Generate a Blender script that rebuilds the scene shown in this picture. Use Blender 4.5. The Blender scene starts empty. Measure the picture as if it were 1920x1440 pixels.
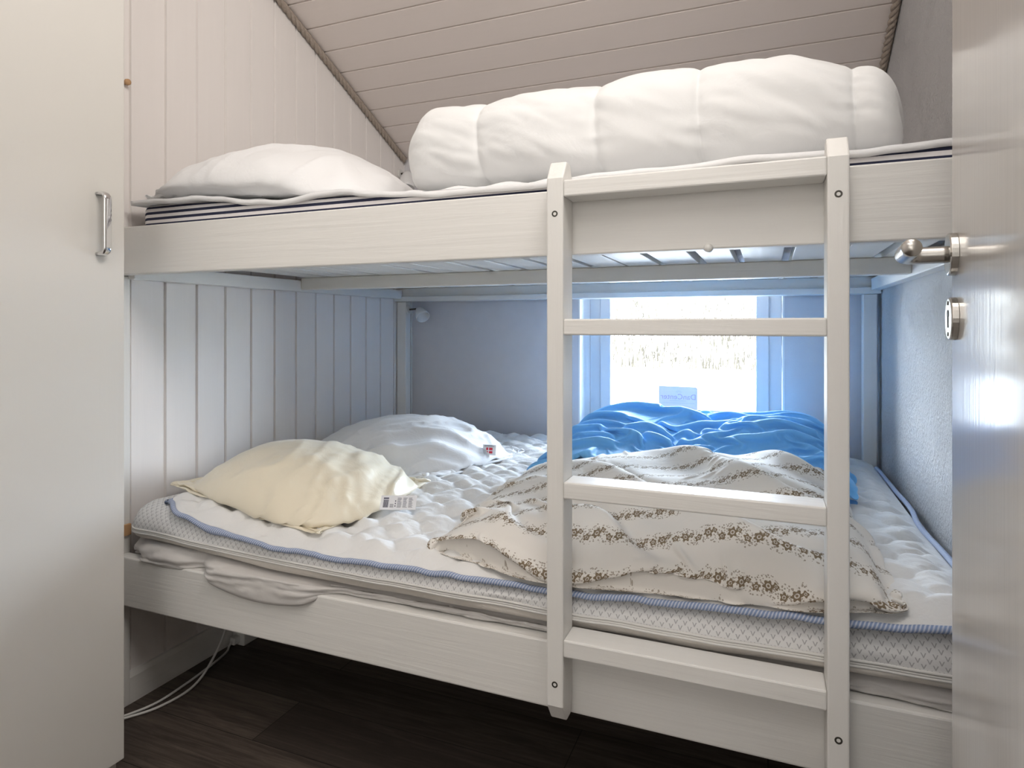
import bpy, bmesh, math, random
import numpy as np
from mathutils import Vector, Matrix, Euler

S = bpy.context.scene
COL = S.collection
R = math.radians

# ------------------------------------------------------------------ camera, world, lights, exposure
CAM_Z = 1.056
cd = bpy.data.cameras.new('camera'); cd.sensor_width = 36.0; cd.lens = 1185 / 1920 * 36
cd.shift_y = -0.05625; cd.clip_start = 0.02
cam = bpy.data.objects.new('camera', cd); COL.objects.link(cam)
cam.location = (0, 0, CAM_Z); cam.rotation_euler = (R(90), 0, R(22.05))
S.camera = cam
S.view_settings.view_transform = 'Standard'; S.view_settings.look = 'None'
S.view_settings.exposure = 0.0; S.view_settings.gamma = 1.0; S.view_settings.use_curve_mapping = False
S.cycles.use_denoising = True
S.cycles.max_bounces = 5; S.cycles.diffuse_bounces = 4; S.cycles.caustics_reflective = False; S.cycles.caustics_refractive = False; S.cycles.glossy_bounces = 3; S.cycles.transparent_max_bounces = 6
S.cycles.use_adaptive_sampling = True; S.cycles.adaptive_threshold = 0.04

wd = bpy.data.worlds.new('overcast_sky'); S.world = wd; wd.use_nodes = True
bg = wd.node_tree.nodes['Background']
bg.inputs[0].default_value = (0.75, 0.865, 1.0, 1); bg.inputs[1].default_value = 45.0

def area(name, loc, target, sx, sy, power, color, portal=False):
    l = bpy.data.lights.new(name, 'AREA'); l.shape = 'RECTANGLE'; l.size = sx; l.size_y = sy
    l.energy = power; l.color = color
    o = bpy.data.objects.new(name, l); COL.objects.link(o); o.location = loc
    o.rotation_euler = (Vector(target) - Vector(loc)).to_track_quat('-Z', 'Y').to_euler()
    if portal: l.cycles.is_portal = True
    return o
area('hall_fill_light', (-0.35, -1.86, 1.30), (-0.6, 1.5, 1.0), 1.9, 1.7, 21, (1.0, 0.975, 0.94))  # added frontal fill from the hall side; no window is built there
area('overhead_fill_light', (-0.2, -0.7, 2.55), (-0.9, 1.4, 1.3), 1.2, 0.8, 9, (1.0, 0.96, 0.91))  # unseen overhead fill added behind the camera, without a fitting
area('left_wall_fill_light', (0.05, 0.55, 2.45), (-1.5, 1.15, 1.7), 0.7, 0.5, 16, (1.0, 0.95, 0.90))  # extra fill added to brighten the left wall boards; no lamp hangs here
area('window_portal', (-0.36, 2.96, 0.965), (-0.36, 1.0, 0.965), 0.83, 0.73, 1, (1, 1, 1), portal=True)

# ------------------------------------------------------------------ helpers
WLOC = {}
def setp(o, label=None, cat=None, group=None, kind=None):
    if label: o['label'] = label
    if cat: o['category'] = cat
    if group: o['group'] = group
    if kind: o['kind'] = kind
    return o
def thing(name, label, cat, loc=(0, 0, 0), group=None, kind=None):
    o = bpy.data.objects.new(name, None); COL.objects.link(o); o.location = loc; o.empty_display_size = 0.05
    WLOC[o.name] = Vector(loc)
    return setp(o, label, cat, group, kind)

class MB:
    def __init__(s): s.v = []; s.f = []; s.uv = {}
    def add(s, vs, fs):
        n = len(s.v); s.v += [tuple(p) for p in vs]; s.f += [tuple(i + n for i in f) for f in fs]; return s
    def box(s, x0, x1, y0, y1, z0, z1):
        return s.add([(x0,y0,z0),(x1,y0,z0),(x1,y1,z0),(x0,y1,z0),(x0,y0,z1),(x1,y0,z1),(x1,y1,z1),(x0,y1,z1)],
                     [(0,3,2,1),(4,5,6,7),(0,1,5,4),(1,2,6,5),(2,3,7,6),(3,0,4,7)])
    def prism(s, poly, axis, a, b):
        """poly: points in the two other axes (order x,y,z without axis), extruded from a to b"""
        def mk(p, t):
            q = list(p); q.insert(axis, t); return tuple(q)
        n = len(poly)
        vs = [mk(p, a) for p in poly] + [mk(p, b) for p in poly]
        fs = [tuple(range(n)), tuple(range(2*n-1, n-1, -1))]
        for i in range(n):
            j = (i+1) % n; fs.append((i, i+n, j+n, j))
        return s.add(vs, fs)
    def tube(s, pts, r, n=10, cap=True):
        pts = [Vector(p) for p in pts]; m = len(pts)
        rr = r if hasattr(r, '__len__') else [r]*m
        vs = []; up = None
        for i, p in enumerate(pts):
            t = (pts[min(i+1, m-1)] - pts[max(i-1, 0)]).normalized()
            if up is None:
                up = t.orthogonal().normalized()
            else:
                up = (up - t*up.dot(t)).normalized()
            b = t.cross(up)
            for k in range(n):
                a = 2*math.pi*k/n
                vs.append(p + (up*math.cos(a) + b*math.sin(a))*rr[i])
        fs = []
        for i in range(m-1):
            for k in range(n):
                k2 = (k+1) % n
                fs.append((i*n+k, i*n+k2, (i+1)*n+k2, (i+1)*n+k))
        if cap:
            fs.append(tuple(range(n-1, -1, -1))); fs.append(tuple((m-1)*n+k for k in range(n)))
        return s.add(vs, fs)
    def lathe(s, prof, origin, axis, n=24):
        """prof: list of (distance along axis, radius)"""
        ax = Vector(axis).normalized(); u = ax.orthogonal().normalized(); w = ax.cross(u); o = Vector(origin)
        vs = []
        for d, r in prof:
            for k in range(n):
                a = 2*math.pi*k/n
                vs.append(o + ax*d + (u*math.cos(a)+w*math.sin(a))*r)
        fs = []
        for i in range(len(prof)-1):
            for k in range(n):
                k2 = (k+1) % n; fs.append((i*n+k, i*n+k2, (i+1)*n+k2, (i+1)*n+k))
        fs.append(tuple(range(n-1, -1, -1))); fs.append(tuple((len(prof)-1)*n+k for k in range(n)))
        return s.add(vs, fs)

def mkobj(name, v, f, m, parent=None, smooth=False, bevel=0, uv=None, sub=0, solid=0, angle=None):
    off = Vector((0, 0, 0))
    if parent is not None: off = WLOC[parent.name]
    me = bpy.data.meshes.new(name)
    vv = np.asarray(v, float) - np.array(off)
    me.from_pydata(vv.tolist(), [], f)
    if uv is not None:
        l = me.uv_layers.new(name='uv')
        li = np.empty(len(me.loops), int); me.loops.foreach_get('vertex_index', li)
        l.data.foreach_set('uv', np.asarray(uv, float)[li].ravel())
    bm = bmesh.new(); bm.from_mesh(me); bmesh.ops.recalc_face_normals(bm, faces=bm.faces); bm.to_mesh(me); bm.free()
    me.materials.append(m)
    o = bpy.data.objects.new(name, me); COL.objects.link(o)
    if parent is not None: o.parent = parent; WLOC[o.name] = off
    else: WLOC[o.name] = Vector((0, 0, 0))
    if smooth: me.polygons.foreach_set('use_smooth', [True]*len(me.polygons))
    if solid:
        md = o.modifiers.new('thickness', 'SOLIDIFY'); md.thickness = solid; md.offset = 0
    if bevel:
        md = o.modifiers.new('bevel', 'BEVEL'); md.width = bevel; md.segments = 2; md.limit_method = 'ANGLE'; md.angle_limit = R(40)
        md.harden_normals = False
    if sub:
        md = o.modifiers.new('smooth', 'SUBSURF'); md.levels = sub; md.render_levels = sub
    return o
def build(name, mb, m, parent=None, **k): return mkobj(name, mb.v, mb.f, m, parent, **k)
def struct(name, mb, m, **k):
    o = build(name, mb, m, **k); o['kind'] = 'structure'; return o
def gridfaces(nu, nv, off=0, closed_u=False, closed_v=False):
    fs = []
    for i in range(nu - (0 if closed_u else 1)):
        for j in range(nv - (0 if closed_v else 1)):
            a = i*nv+j; b = ((i+1) % nu)*nv+j; c = ((i+1) % nu)*nv+(j+1) % nv; d = i*nv+(j+1) % nv
            fs.append((a+off, b+off, c+off, d+off))
    return fs

# numpy noise
def vnoise(x, y, seed=0):
    x = np.asarray(x, float); y = np.asarray(y, float)
    xi = np.floor(x).astype(np.int64); yi = np.floor(y).astype(np.int64); xf = x-xi; yf = y-yi
    def h(a, b):
        n = (a*374761393 + b*668265263 + seed*2147483647 + 1013904223) & 0xffffffff
        n = ((n ^ (n >> 13)) * 1274126177) & 0xffffffff
        n = n ^ (n >> 16)
        return (n & 0xffff)/32767.5 - 1
    u = xf*xf*xf*(xf*(xf*6-15)+10); w = yf*yf*yf*(yf*(yf*6-15)+10)
    a = h(xi, yi)*(1-u)+h(xi+1, yi)*u; b = h(xi, yi+1)*(1-u)+h(xi+1, yi+1)*u
    return a*(1-w)+b*w
def fbm(x, y, o=4, seed=0, g=.5):
    t = 0; a = 1
    for i in range(o):
        t = t + a*vnoise(x*2**i+i*17.3, y*2**i-i*9.1, seed+i); a *= g
    return t
def sstep(a, b, x):
    t = np.clip((np.asarray(x, float)-a)/(b-a), 0, 1); return t*t*(3-2*t)

# ------------------------------------------------------------------ materials
class NT:
    def __init__(s, name):
        s.m = bpy.data.materials.new(name); s.m.use_nodes = True; s.t = s.m.node_tree; s.n = s.t.nodes
        s.b = s.n['Principled BSDF']
    def node(s, typ, **k):
        n = s.n.new(typ)
        for a, v in k.items(): setattr(n, a, v)
        return n
    def link(s, a, b): s.t.links.new(a, b)
    def inp(s, sock, v):
        if hasattr(v, 'is_linked') or isinstance(v, bpy.types.NodeSocket): s.link(v, sock)
        else: sock.default_value = v
    def math(s, op, a, b=0.0, c=0.0):
        n = s.node('ShaderNodeMath', operation=op)
        s.inp(n.inputs[0], a); s.inp(n.inputs[1], b); s.inp(n.inputs[2], c); return n.outputs[0]
    def mixc(s, f, a, b):
        n = s.node('ShaderNodeMix', data_type='RGBA'); s.inp(n.inputs[0], f); s.inp(n.inputs[6], a); s.inp(n.inputs[7], b); return n.outputs[2]
    def ramp(s, f, stops):
        n = s.node('ShaderNodeValToRGB'); e = n.color_ramp.elements
        while len(e) < len(stops): e.new(.5)
        for i, (p, c) in enumerate(stops): e[i].position = p; e[i].color = c if len(c) == 4 else (*c, 1)
        s.link(f, n.inputs[0]); return n.outputs[0]
    def coord(s, kind='Object', scale=(1, 1, 1), rot=(0, 0, 0)):
        c = s.node('ShaderNodeTexCoord'); m = s.node('ShaderNodeMapping'); s.link(c.outputs[kind], m.inputs[0])
        m.inputs['Scale'].default_value = scale; m.inputs['Rotation'].default_value = rot; return m.outputs[0]
    def noise(s, vec, scale=5, detail=4, rough=.55, dist=0):
        n = s.node('ShaderNodeTexNoise'); s.link(vec, n.inputs['Vector']); n.inputs['Scale'].default_value = scale
        n.inputs['Detail'].default_value = detail; n.inputs['Roughness'].default_value = rough; n.inputs['Distortion'].default_value = dist
        return n.outputs[0]
    def bump(s, h, strength=.2, dist=.002):
        n = s.node('ShaderNodeBump'); n.inputs['Strength'].default_value = strength; n.inputs['Distance'].default_value = dist
        s.link(h, n.inputs['Height']); s.link(n.outputs[0], s.b.inputs['Normal']); return n
    def col(s, c):
        s.inp(s.b.inputs['Base Color'], c if isinstance(c, bpy.types.NodeSocket) else (*c, 1))
    def set(s, **k):
        for a, v in k.items(): s.b.inputs[a.replace('_', ' ')].default_value = v
def V4(c): return (*c, 1)

def painted(name, c, axis, rough=.42, strength=.7, spec=.4):
    t = NT(name); sc = [55, 55, 55]; sc[axis] = 2.2
    g = t.noise(t.coord(scale=tuple(sc)), 1.0, 5, .6, .4)
    big = t.noise(t.coord(scale=(3, 3, 3)), 1.0, 3)
    f = t.math('ADD', t.math('MULTIPLY', g, .55), t.math('MULTIPLY', big, .45))
    t.col(t.mixc(f, V4([x*.955 for x in c]), V4([min(1, x*1.035) for x in c])))
    t.set(Roughness=rough, Specular_IOR_Level=spec); t.bump(g, strength, .0015); return t.m
WHITE = (.80, .785, .755)
PX = painted('white_paint_grain_lengthwise', WHITE, 0); PY = painted('white_paint_grain_depthwise', WHITE, 1); PZ = painted('white_paint_grain_upright', WHITE, 2)
BOARD = painted('white_wall_boards', (.86, .82, .795), 2, .5, .25)
CEILM = painted('white_ceiling_boards', (.82, .75, .71), 0, .55, .3)
def plain(name, c, rough=.5, metal=0, **k):
    t = NT(name); t.col(c); t.set(Roughness=rough, Metallic=metal); t.set(**k); return t.m
def plaster(name, c, s1, strength, dist):
    t = NT(name); a = t.noise(t.coord(), s1, 6, .65); b = t.noise(t.coord(), s1*.12, 3, .5)
    m = t.math('MULTIPLY', a, t.math('ADD', b, .25))
    t.col(t.mixc(b, V4([x*.95 for x in c]), V4([min(1, x*1.04) for x in c]))); t.set(Roughness=.7); t.bump(m, strength, dist); return t.m
PLAST = plaster('rough_white_plaster', (.72, .71, .71), 95, 1.0, .02)
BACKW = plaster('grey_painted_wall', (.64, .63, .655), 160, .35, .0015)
REVEAL = plaster('white_reveal_plaster', (.82, .82, .82), 90, .3, .002)
HALL = plain('hall_wall_paint', (.78, .76, .72), .7)

def gloss_paint(name, c, rough, bumpn=True):
    t = NT(name); t.col(c); t.set(Roughness=rough, Specular_IOR_Level=.5)
    n = t.noise(t.coord(scale=(70, 70, 2.5)), 1, 4, .6); t.bump(n, .10, .002); return t.m
DOORM = gloss_paint('glossy_door_paint', (.66, .63, .59), .14)
WARD = gloss_paint('satin_wardrobe_paint', (.69, .67, .63), .16)
CHROME = plain('polished_chrome', (.75, .75, .76), .08, 1)
STEEL = NT('brushed_steel'); STEEL.col((.52, .50, .47)); STEEL.set(Roughness=.27, Metallic=1)
STEEL.bump(STEEL.noise(STEEL.coord(scale=(40, 400, 400)), 1, 3), .1, .0005); STEEL = STEEL.m
DARKMETAL = plain('dark_screw_metal', (.07, .065, .055), .45, .6)
BLACK = plain('black_slot', (.015, .015, .015), .6)
BRASS = plain('dark_bronze', (.10, .075, .05), .35, .9)
WOODRAW = painted('bare_pine', (.55, .33, .17), 1, .5, .3)
PLASTIC = plain('white_plastic', (.74, .73, .70), .35)
LAMPGLASS = plain('opal_lamp_glass', (.80, .80, .80), .25)
FRAMEW = plain('white_window_lacquer', (.62, .64, .67), .3)
GLASS = NT('window_glass')
_g = GLASS.node('ShaderNodeBsdfTransparent'); _gl = GLASS.node('ShaderNodeBsdfGlossy'); _gl.inputs['Roughness'].default_value = .02
_fr = GLASS.node('ShaderNodeFresnel'); _fr.inputs[0].default_value = 1.35; _mx = GLASS.node('ShaderNodeMixShader')
GLASS.link(_fr.outputs[0], _mx.inputs[0]); GLASS.link(_g.outputs[0], _mx.inputs[1]); GLASS.link(_gl.outputs[0], _mx.inputs[2])
GLASS.link(_mx.outputs[0], GLASS.n['Material Output'].inputs[0]); GLASS = GLASS.m

def fabric(name, c, fine=500, fs=.12, crink=18, cs=.35, cd_=.006, rough=.85, sheen=.15, uv=False):
    t = NT(name); co = t.coord('UV' if uv else 'Object')
    a = t.noise(co, fine, 2); b = t.noise(co, crink, 4, .6, 1.2)
    h = t.math('ADD', t.math('MULTIPLY', a, .06), b)
    t.col(c); t.set(Roughness=rough, Sheen_Weight=sheen, Specular_IOR_Level=.25); t.bump(h, cs, cd_); return t
COTTON = fabric('white_cotton', (.80, .80, .805)).m
COTTON2 = fabric('smooth_white_duvet_cotton', (.755, .755, .75), crink=9, cs=.25, cd_=.008).m
CREAM = fabric('cream_satin_cotton', (.82, .745, .59), crink=14, rough=.36, sheen=.2).m
PADM = fabric('white_quilted_cotton', (.79, .785, .775), crink=34, cs=.35, cd_=.006).m
JERSEY = fabric('light_grey_jersey', (.62, .595, .575), fine=900, crink=14, cs=.2).m
BLUE = fabric('blue_cotton', (.17, .46, .83), crink=22, cs=.3, cd_=.006, rough=.6, sheen=.1).m

# dark vinyl planks, running along X
t = NT('dark_wood_floor')
co = t.coord()
br = t.node('ShaderNodeTexBrick'); t.link(co, br.inputs['Vector']); br.offset = .37
for k, v in (('Scale', 1.0), ('Mortar Size', .0012), ('Brick Width', 1.22), ('Row Height', .178), ('Mortar Smooth', .1)): br.inputs[k].default_value = v
br.inputs['Color1'].default_value = (.42, .42, .42, 1); br.inputs['Color2'].default_value = (.62, .62, .62, 1); br.inputs['Mortar'].default_value = (0, 0, 0, 1)
g = t.noise(t.coord(scale=(3.0, 55, 1)), 1.0, 7, .7, 1.6)
g2 = t.noise(t.coord(scale=(1.3, 9, 1)), 1.0, 4, .6, 2.5)
f = t.math('MULTIPLY', t.math('ADD', t.math('MULTIPLY', g, .8), t.math('MULTIPLY', g2, .5)), br.outputs[0])
t.col(t.ramp(f, [(.08, (.018, .014, .012)), (.30, (.060, .047, .040)), (.50, (.17, .135, .11))]))
t.set(Roughness=.5, Specular_IOR_Level=.3); t.bump(f, .3, .001); FLOORM = t.m

# blue and white ticking: stripes by v (metres round the mattress)
t = NT('navy_striped_ticking')
uvn = t.node('ShaderNodeSeparateXYZ'); t.link(t.coord('UV'), uvn.inputs[0])
fr = t.math('FRACT', t.math('DIVIDE', uvn.outputs[1], .0155))
t.col(t.mixc(t.math('LESS_THAN', fr, .46), V4((.78, .75, .75)), V4((.018, .022, .055))))
t.set(Roughness=.85); t.bump(t.noise(t.coord(), 600, 2), .15, .001); TICK = t.m

# knitted topper cover with staggered grey V marks; plain below
t = NT('v_pattern_topper_knit')
uvn = t.node('ShaderNodeSeparateXYZ'); t.link(t.coord('UV'), uvn.inputs[0]); U, Vv = uvn.outputs[0], uvn.outputs[1]
row = t.math('DIVIDE', Vv, .0088); rid = t.math('FLOOR', row); fv = t.math('FRACT', row)
uo = t.math('ADD', t.math('DIVIDE', U, .0168), t.math('MULTIPLY', t.math('MODULO', rid, 2.0), .5))
du = t.math('ABSOLUTE', t.math('SUBTRACT', t.math('FRACT', uo), .5))
line = t.math('ABSOLUTE', t.math('SUBTRACT', du, t.math('MULTIPLY', t.math('SUBTRACT', fv, .08), .24)))
isv = t.math('MULTIPLY', t.math('LESS_THAN', line, .055), t.math('LESS_THAN', fv, .90))
t.col(t.mixc(isv, V4((.72, .715, .71)), V4((.42, .415, .42)))); t.set(Roughness=.9, Sheen_Weight=.1)
h = t.math('SUBTRACT', t.math('MULTIPLY', t.noise(t.coord(), 350, 3), .4), isv); t.bump(h, .5, .0025); TOPKNIT = t.m
TOPPLAIN = fabric('plain_topper_fabric', (.70, .655, .60), crink=20, cs=.4, cd_=.008).m

# diagonal blue stripes of the piping
t = NT('blue_striped_piping')
uvn = t.node('ShaderNodeSeparateXYZ'); t.link(t.coord('UV'), uvn.inputs[0])
fr = t.math('FRACT', t.math('ADD', t.math('DIVIDE', uvn.outputs[0], .0062), t.math('MULTIPLY', uvn.outputs[1], 3.0)))
t.col(t.mixc(t.math('LESS_THAN', fr, .55), V4((.52, .56, .66)), V4((.22, .29, .47)))); t.set(Roughness=.8); PIPE = t.m

# floral stripes (uv in metres: u along the stripe, v across)
t = NT('floral_stripe_cotton')
uvn = t.node('ShaderNodeSeparateXYZ'); t.link(t.coord('UV'), uvn.inputs[0]); U, Vv = uvn.outputs[0], uvn.outputs[1]
PER = .085
rowf = t.math('DIVIDE', Vv, PER); rid = t.math('FLOOR', rowf)
dv = t.math('MULTIPLY', t.math('SUBTRACT', t.math('FRACT', rowf), .5), PER)          # metres from stripe centre
wob = t.math('MULTIPLY', t.math('SINE', t.math('MULTIPLY', U, 105.0)), .0028)
dv = t.math('ADD', dv, wob)
def flower(per, phase, rad, petals, off):
    uu = t.math('ADD', t.math('DIVIDE', U, per), t.math('ADD', t.math('MULTIPLY', rid, .37), phase))
    fx = t.math('MULTIPLY', t.math('SUBTRACT', t.math('FRACT', uu), .5), per)
    fy = t.math('SUBTRACT', dv, off)
    r = t.math('SQRT', t.math('ADD', t.math('MULTIPLY', fx, fx), t.math('MULTIPLY', fy, fy)))
    th = t.math('ARCTAN2', fy, fx)
    edge = t.math('MULTIPLY', t.math('ADD', t.math('MULTIPLY', t.math('SINE', t.math('MULTIPLY', th, petals)), .17), .85), rad)
    inside = t.math('LESS_THAN', r, edge)
    ring = t.math('MULTIPLY', t.math('GREATER_THAN', r, rad*.22), t.math('LESS_THAN', r, rad*.42))
    return t.math('MULTIPLY', inside, t.math('SUBTRACT', 1.0, t.math('MULTIPLY', ring, .75)))
f1 = flower(.050, .0, .0105, 6, .000); f2 = flower(.050, .42, .0082, 5, -.004); f3 = flower(.050, .74, .0062, 4, .006)
vo = t.node('ShaderNodeTexVoronoi'); t.link(t.coord('UV', scale=(1, 1, 1)), vo.inputs['Vector']); vo.inputs['Scale'].default_value = 230
leaf = t.math('LESS_THAN', vo.outputs['Distance'], .40)
band = t.math('LESS_THAN', t.math('ABSOLUTE', dv), t.math('ADD', .004, t.math('MULTIPLY', t.noise(t.coord('UV'), 48, 1), .030)))
leaf = t.math('MULTIPLY', t.math('MULTIPLY', leaf, band), .68)
pat = t.math('MAXIMUM', t.math('MAXIMUM', f1, f2), t.math('MAXIMUM', f3, leaf))
t.col(t.mixc(pat, V4((.80, .765, .715)), V4((.215, .16, .10)))); t.set(Roughness=.85, Sheen_Weight=.1)
t.bump(t.math('ADD', t.noise(t.coord(), 14, 4, .55, 1.0), t.math('MULTIPLY', t.noise(t.coord(), 700, 2), .04)), .25, .007); FLORAL = t.m

t = NT('tan_rope'); t.col(t.mixc(t.noise(t.coord(), 120, 3), V4((.27, .22, .18)), V4((.47, .40, .34)))); t.set(Roughness=.9)
t.bump(t.noise(t.coord(), 500, 3), .5, .002); ROPE = t.m
t = NT('dune_grass'); t.col(t.mixc(t.noise(t.coord(), 9, 3), V4((.022, .018, .011)), V4((.055, .045, .030)))); t.set(Roughness=.9); GRASSM = t.m
SAND = plaster('pale_gravel', (.78, .76, .72), 6, .2, .01)
BANKM = plaster('sandy_bank', (.60, .57, .50), 4, .2, .05)

# ------------------------------------------------------------------ the setting
XL, XR, YB = -1.668, .382, 2.70
YF = -1.9
def ceil_z(y): return 2.075 - .437*(y - 2.25)

struct('floor', MB().box(XL-.2, 1.3, YF-.1, 3.05, -.08, 0), FLOORM)
# left wall: tongue and groove boards, 113 mm cover
def groove_profile(a, b, first, pitch, gw, gd):
    pts = [(a, 0)]; k = math.ceil((a - first)/pitch)
    while first + k*pitch < b:
        y = first + k*pitch
        if y-gw > a and y+gw < b:
            pts += [(y-gw, 0), (y-gw*.6, -gd), (y+gw*.6, -gd), (y+gw, 0)]
        k += 1
    pts.append((b, 0)); return pts
pr = groove_profile(YF, 3.0, 1.3596, .1131, .0052, .0075)
poly = [(XL + d, y) for y, d in pr] + [(XL-.12, 3.0), (XL-.12, YF)]
struct('wall_left', MB().prism(poly, 2, 0, 3.6), BOARD)
# right wall plaster
struct('wall_right', MB().box(XR, XR+.12, .20, 3.0, 0, 3.0), PLAST)
# back wall with the window opening
WX0, WX1, WZ0, WZ1 = -.776, .060, .60, 1.33
mb = MB()
mb.box(XL-.1, WX0, YB, YB+.30, 0, 2.05); mb.box(WX1, XR+.1, YB, YB+.30, 0, 2.05)
mb.box(WX0, WX1, YB, YB+.30, 0, WZ0); mb.box(WX0, WX1, YB, YB+.30, WZ1, 2.05)
struct('wall_back', mb, BACKW)
mb = MB(); mb.box(WX0, WX0+.006, YB-.001, YB+.17, WZ0, WZ1); mb.box(WX1-.006, WX1, YB-.001, YB+.17, WZ0, WZ1); mb.box(WX0, WX1, YB-.001, YB+.17, WZ1-.006, WZ1)
struct('trim_1', mb, REVEAL)
struct('trim_2', MB().box(XL, -1.622, YB-.012, YB, .0, 1.30), PZ, bevel=.002)
# sloping board ceiling
pr = groove_profile(-2.2, 3.3, .09, .113, .004, .006)
ca, sa = 1/math.hypot(1, .437), -.437/math.hypot(1, .437)
def slope_pt(s_, d):     # s along the slope measured from y=2.25, d along the normal into the room
    y0, z0 = 2.25, 2.075
    return (y0 + s_*ca + d*sa, z0 + s_*sa - d*ca)
pr = groove_profile(-4.9, .62, -.087, .113, .004, .006)
poly = [slope_pt(a, d) for a, d in pr] + [slope_pt(.62, -.12), slope_pt(-4.9, -.12)]
struct('ceiling', MB().prism(poly, 0, XL-.1, 1.3), CEILM)
# hall behind the camera
struct('wall_front', MB().box(XL-.1, 1.3, YF-.1, YF, 0, 4.2), HALL)
struct('wall_hall', MB().box(1.18, 1.3, YF, .20, 0, 4.0), HALL)
struct('wall_doorway', MB().box(.20, 1.3, .10, .20, 0, 3.2), HALL)
struct('trim_3', MB().box(.155, .20, .09, .215, 0, 2.06), PZ, bevel=.002)
# baseboard
struct('baseboard_left', MB().prism([(XL, 0), (XL+.015, 0), (XL+.015, .072), (XL+.009, .086), (XL, .086)], 1, 1.06, 2.69), PY)

# window
win = thing('window_1', None, None, (-.36, 2.90, .62), kind='structure')
fx0, fx1, fz0, fz1 = WX0+.006, WX1-.006, WZ0, WZ1-.006
mb = MB(); fw = .072
mb.box(fx0, fx0+fw, 2.872, 2.95, fz0, fz1); mb.box(fx1-.062, fx1, 2.872, 2.95, fz0, fz1)
mb.box(fx0+fw, fx1-.062, 2.872, 2.95, fz0, fz0+.05); mb.box(fx0+fw, fx1-.062, 2.872, 2.95, fz1-.05, fz1)
build('window_frame', mb, FRAMEW, win, bevel=.003)
sx0, sx1, sz0, sz1 = fx0+fw-.022, fx1-.05, fz0+.04, fz1-.04
gx0, gx1, gz0, gz1 = -.672, -.047, .692, 1.245
mb = MB()
mb.box(sx0, gx0, 2.862, 2.90, sz0, sz1); mb.box(gx1, sx1, 2.862, 2.90, sz0, sz1)
mb.box(gx0, gx1, 2.862, 2.90, sz0, gz0); mb.box(gx0, gx1, 2.862, 2.90, gz1, sz1)
build('window_sash', mb, FRAMEW, win, bevel=.004)
build('window_pane', MB().box(gx0-.005, gx1+.005, 2.884, 2.888, gz0-.005, gz1+.005), GLASS, win)
build('window_sill', MB().box(WX0+.006, WX1-.006, 2.69, 2.872, WZ0, WZ0+.02), FRAMEW, win, bevel=.003)

# outside
struct('ground', MB().box(-30, 30, 3.0, 17.0, -.30, -.02), SAND)
nx, ny = 60, 24
gx = np.linspace(-26, 22, nx); gy = np.linspace(16.0, 27, ny)
GX, GY = np.meshgrid(gx, gy, indexing='ij')
def bank_z(x, y): return -.02 + 3.4*sstep(16.0, 27, y) + .18*fbm(x*.4, y*.5, 3, 5)*sstep(16.3, 18, y)
struct('ground_bank', MB().add(np.stack([GX, GY, bank_z(GX, GY)], -1).reshape(-1, 3), gridfaces(nx, ny)), BANKM)
rg = np.random.RandomState(4); mb = MB()
for i in range(4200):
    x = rg.uniform(-9, 3); y = 16.2 + 8*rg.rand()**1.3
    z = float(bank_z(x, y)); hh = rg.uniform(.15, .6); a = rg.uniform(0, 6.28); lean = rg.uniform(.05, .35); w = .022
    dx, dy = math.cos(a), math.sin(a)
    mb.add([(x-dy*w, y+dx*w, z-.02), (x+dy*w, y-dx*w, z-.02), (x+dx*lean*hh*.5, y+dy*lean*hh*.5, z+hh*.65), (x+dx*lean*hh, y+dy*lean*hh, z+hh)],
           [(0, 1, 2), (0, 2, 3), (1, 3, 2)])
setp(build('grass', mb, GRASSM), 'dry pale dune grass on the bank beyond the window', 'grass', kind='stuff')

# ------------------------------------------------------------------ door at right
DA = math.atan(.084); ddir = Vector((-math.sin(DA), -math.cos(DA), 0)); dn = Vector((-math.cos(DA), math.sin(DA), 0))
dp = Vector((.2144, .945, 0))       # far face corner
door = thing('door_1', None, None, (.2, .55, 0), kind='structure')
mb = MB(); W, T = .755, .04
c = [dp, dp+ddir*W, dp+ddir*W-dn*T, dp-dn*T]
mb.prism([(p.x, p.y) for p in c], 2, .008, 2.04)
dl = build('door_leaf', mb, DOORM, door, bevel=.003)
def dpt(s_, n_, z): p = dp + ddir*s_ + dn*n_; return Vector((p.x, p.y, z))
HZ = CAM_Z + (612-482)/1185*.80
mb = MB().lathe([(0, .026), (.0075, .026), (.009, .0245), (.009, .001)], dpt(.030, 0, HZ), dn, 32)
rs = build('handle_rosette', mb, STEEL, door, smooth=False, bevel=.0004)
mb = MB(); path = [dpt(.030, .006, HZ)] + [dpt(.030, d, HZ) for d in (.014, .026, .036)]
for k in range(1, 9):
    a = R(90)*k/8; path.append(dpt(.030 + .017*(1-math.cos(a)), .038 + .017*math.sin(a), HZ))
path += [dpt(.047+d, .055, HZ) for d in (.012, .03, .05, .07, .082, .085)]
rr = [.0105]*(len(path)-2) + [.0102, .0085]
lv = build('handle_lever', MB().tube(path, rr, 20), STEEL, door, smooth=True)
EZ = CAM_Z + (612-598)/1185*.80
mb = MB().lathe([(0, .026), (.0065, .026), (.008, .0245), (.008, .001)], dpt(.030, 0, EZ), dn, 32)
es = build('keyhole_escutcheon', mb, STEEL, door, bevel=.0004)
mb = MB().lathe([(0, .0045), (.0006, .0045)], dpt(.030, .008, EZ+.006), dn, 16)
q = [dpt(.030-.0018, .0081, EZ+.005), dpt(.030+.0018, .0081, EZ+.005), dpt(.030+.0026, .0081, EZ-.011), dpt(.030-.0026, .0081, EZ-.011)]
q2 = [p + dn*.0005 for p in q]
mb.add(q+q2, [(0, 1, 2, 3), (7, 6, 5, 4), (0, 4, 5, 1), (1, 5, 6, 2), (2, 6, 7, 3), (3, 7, 4, 0)])
build('keyhole', mb, BLACK, es)
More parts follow.
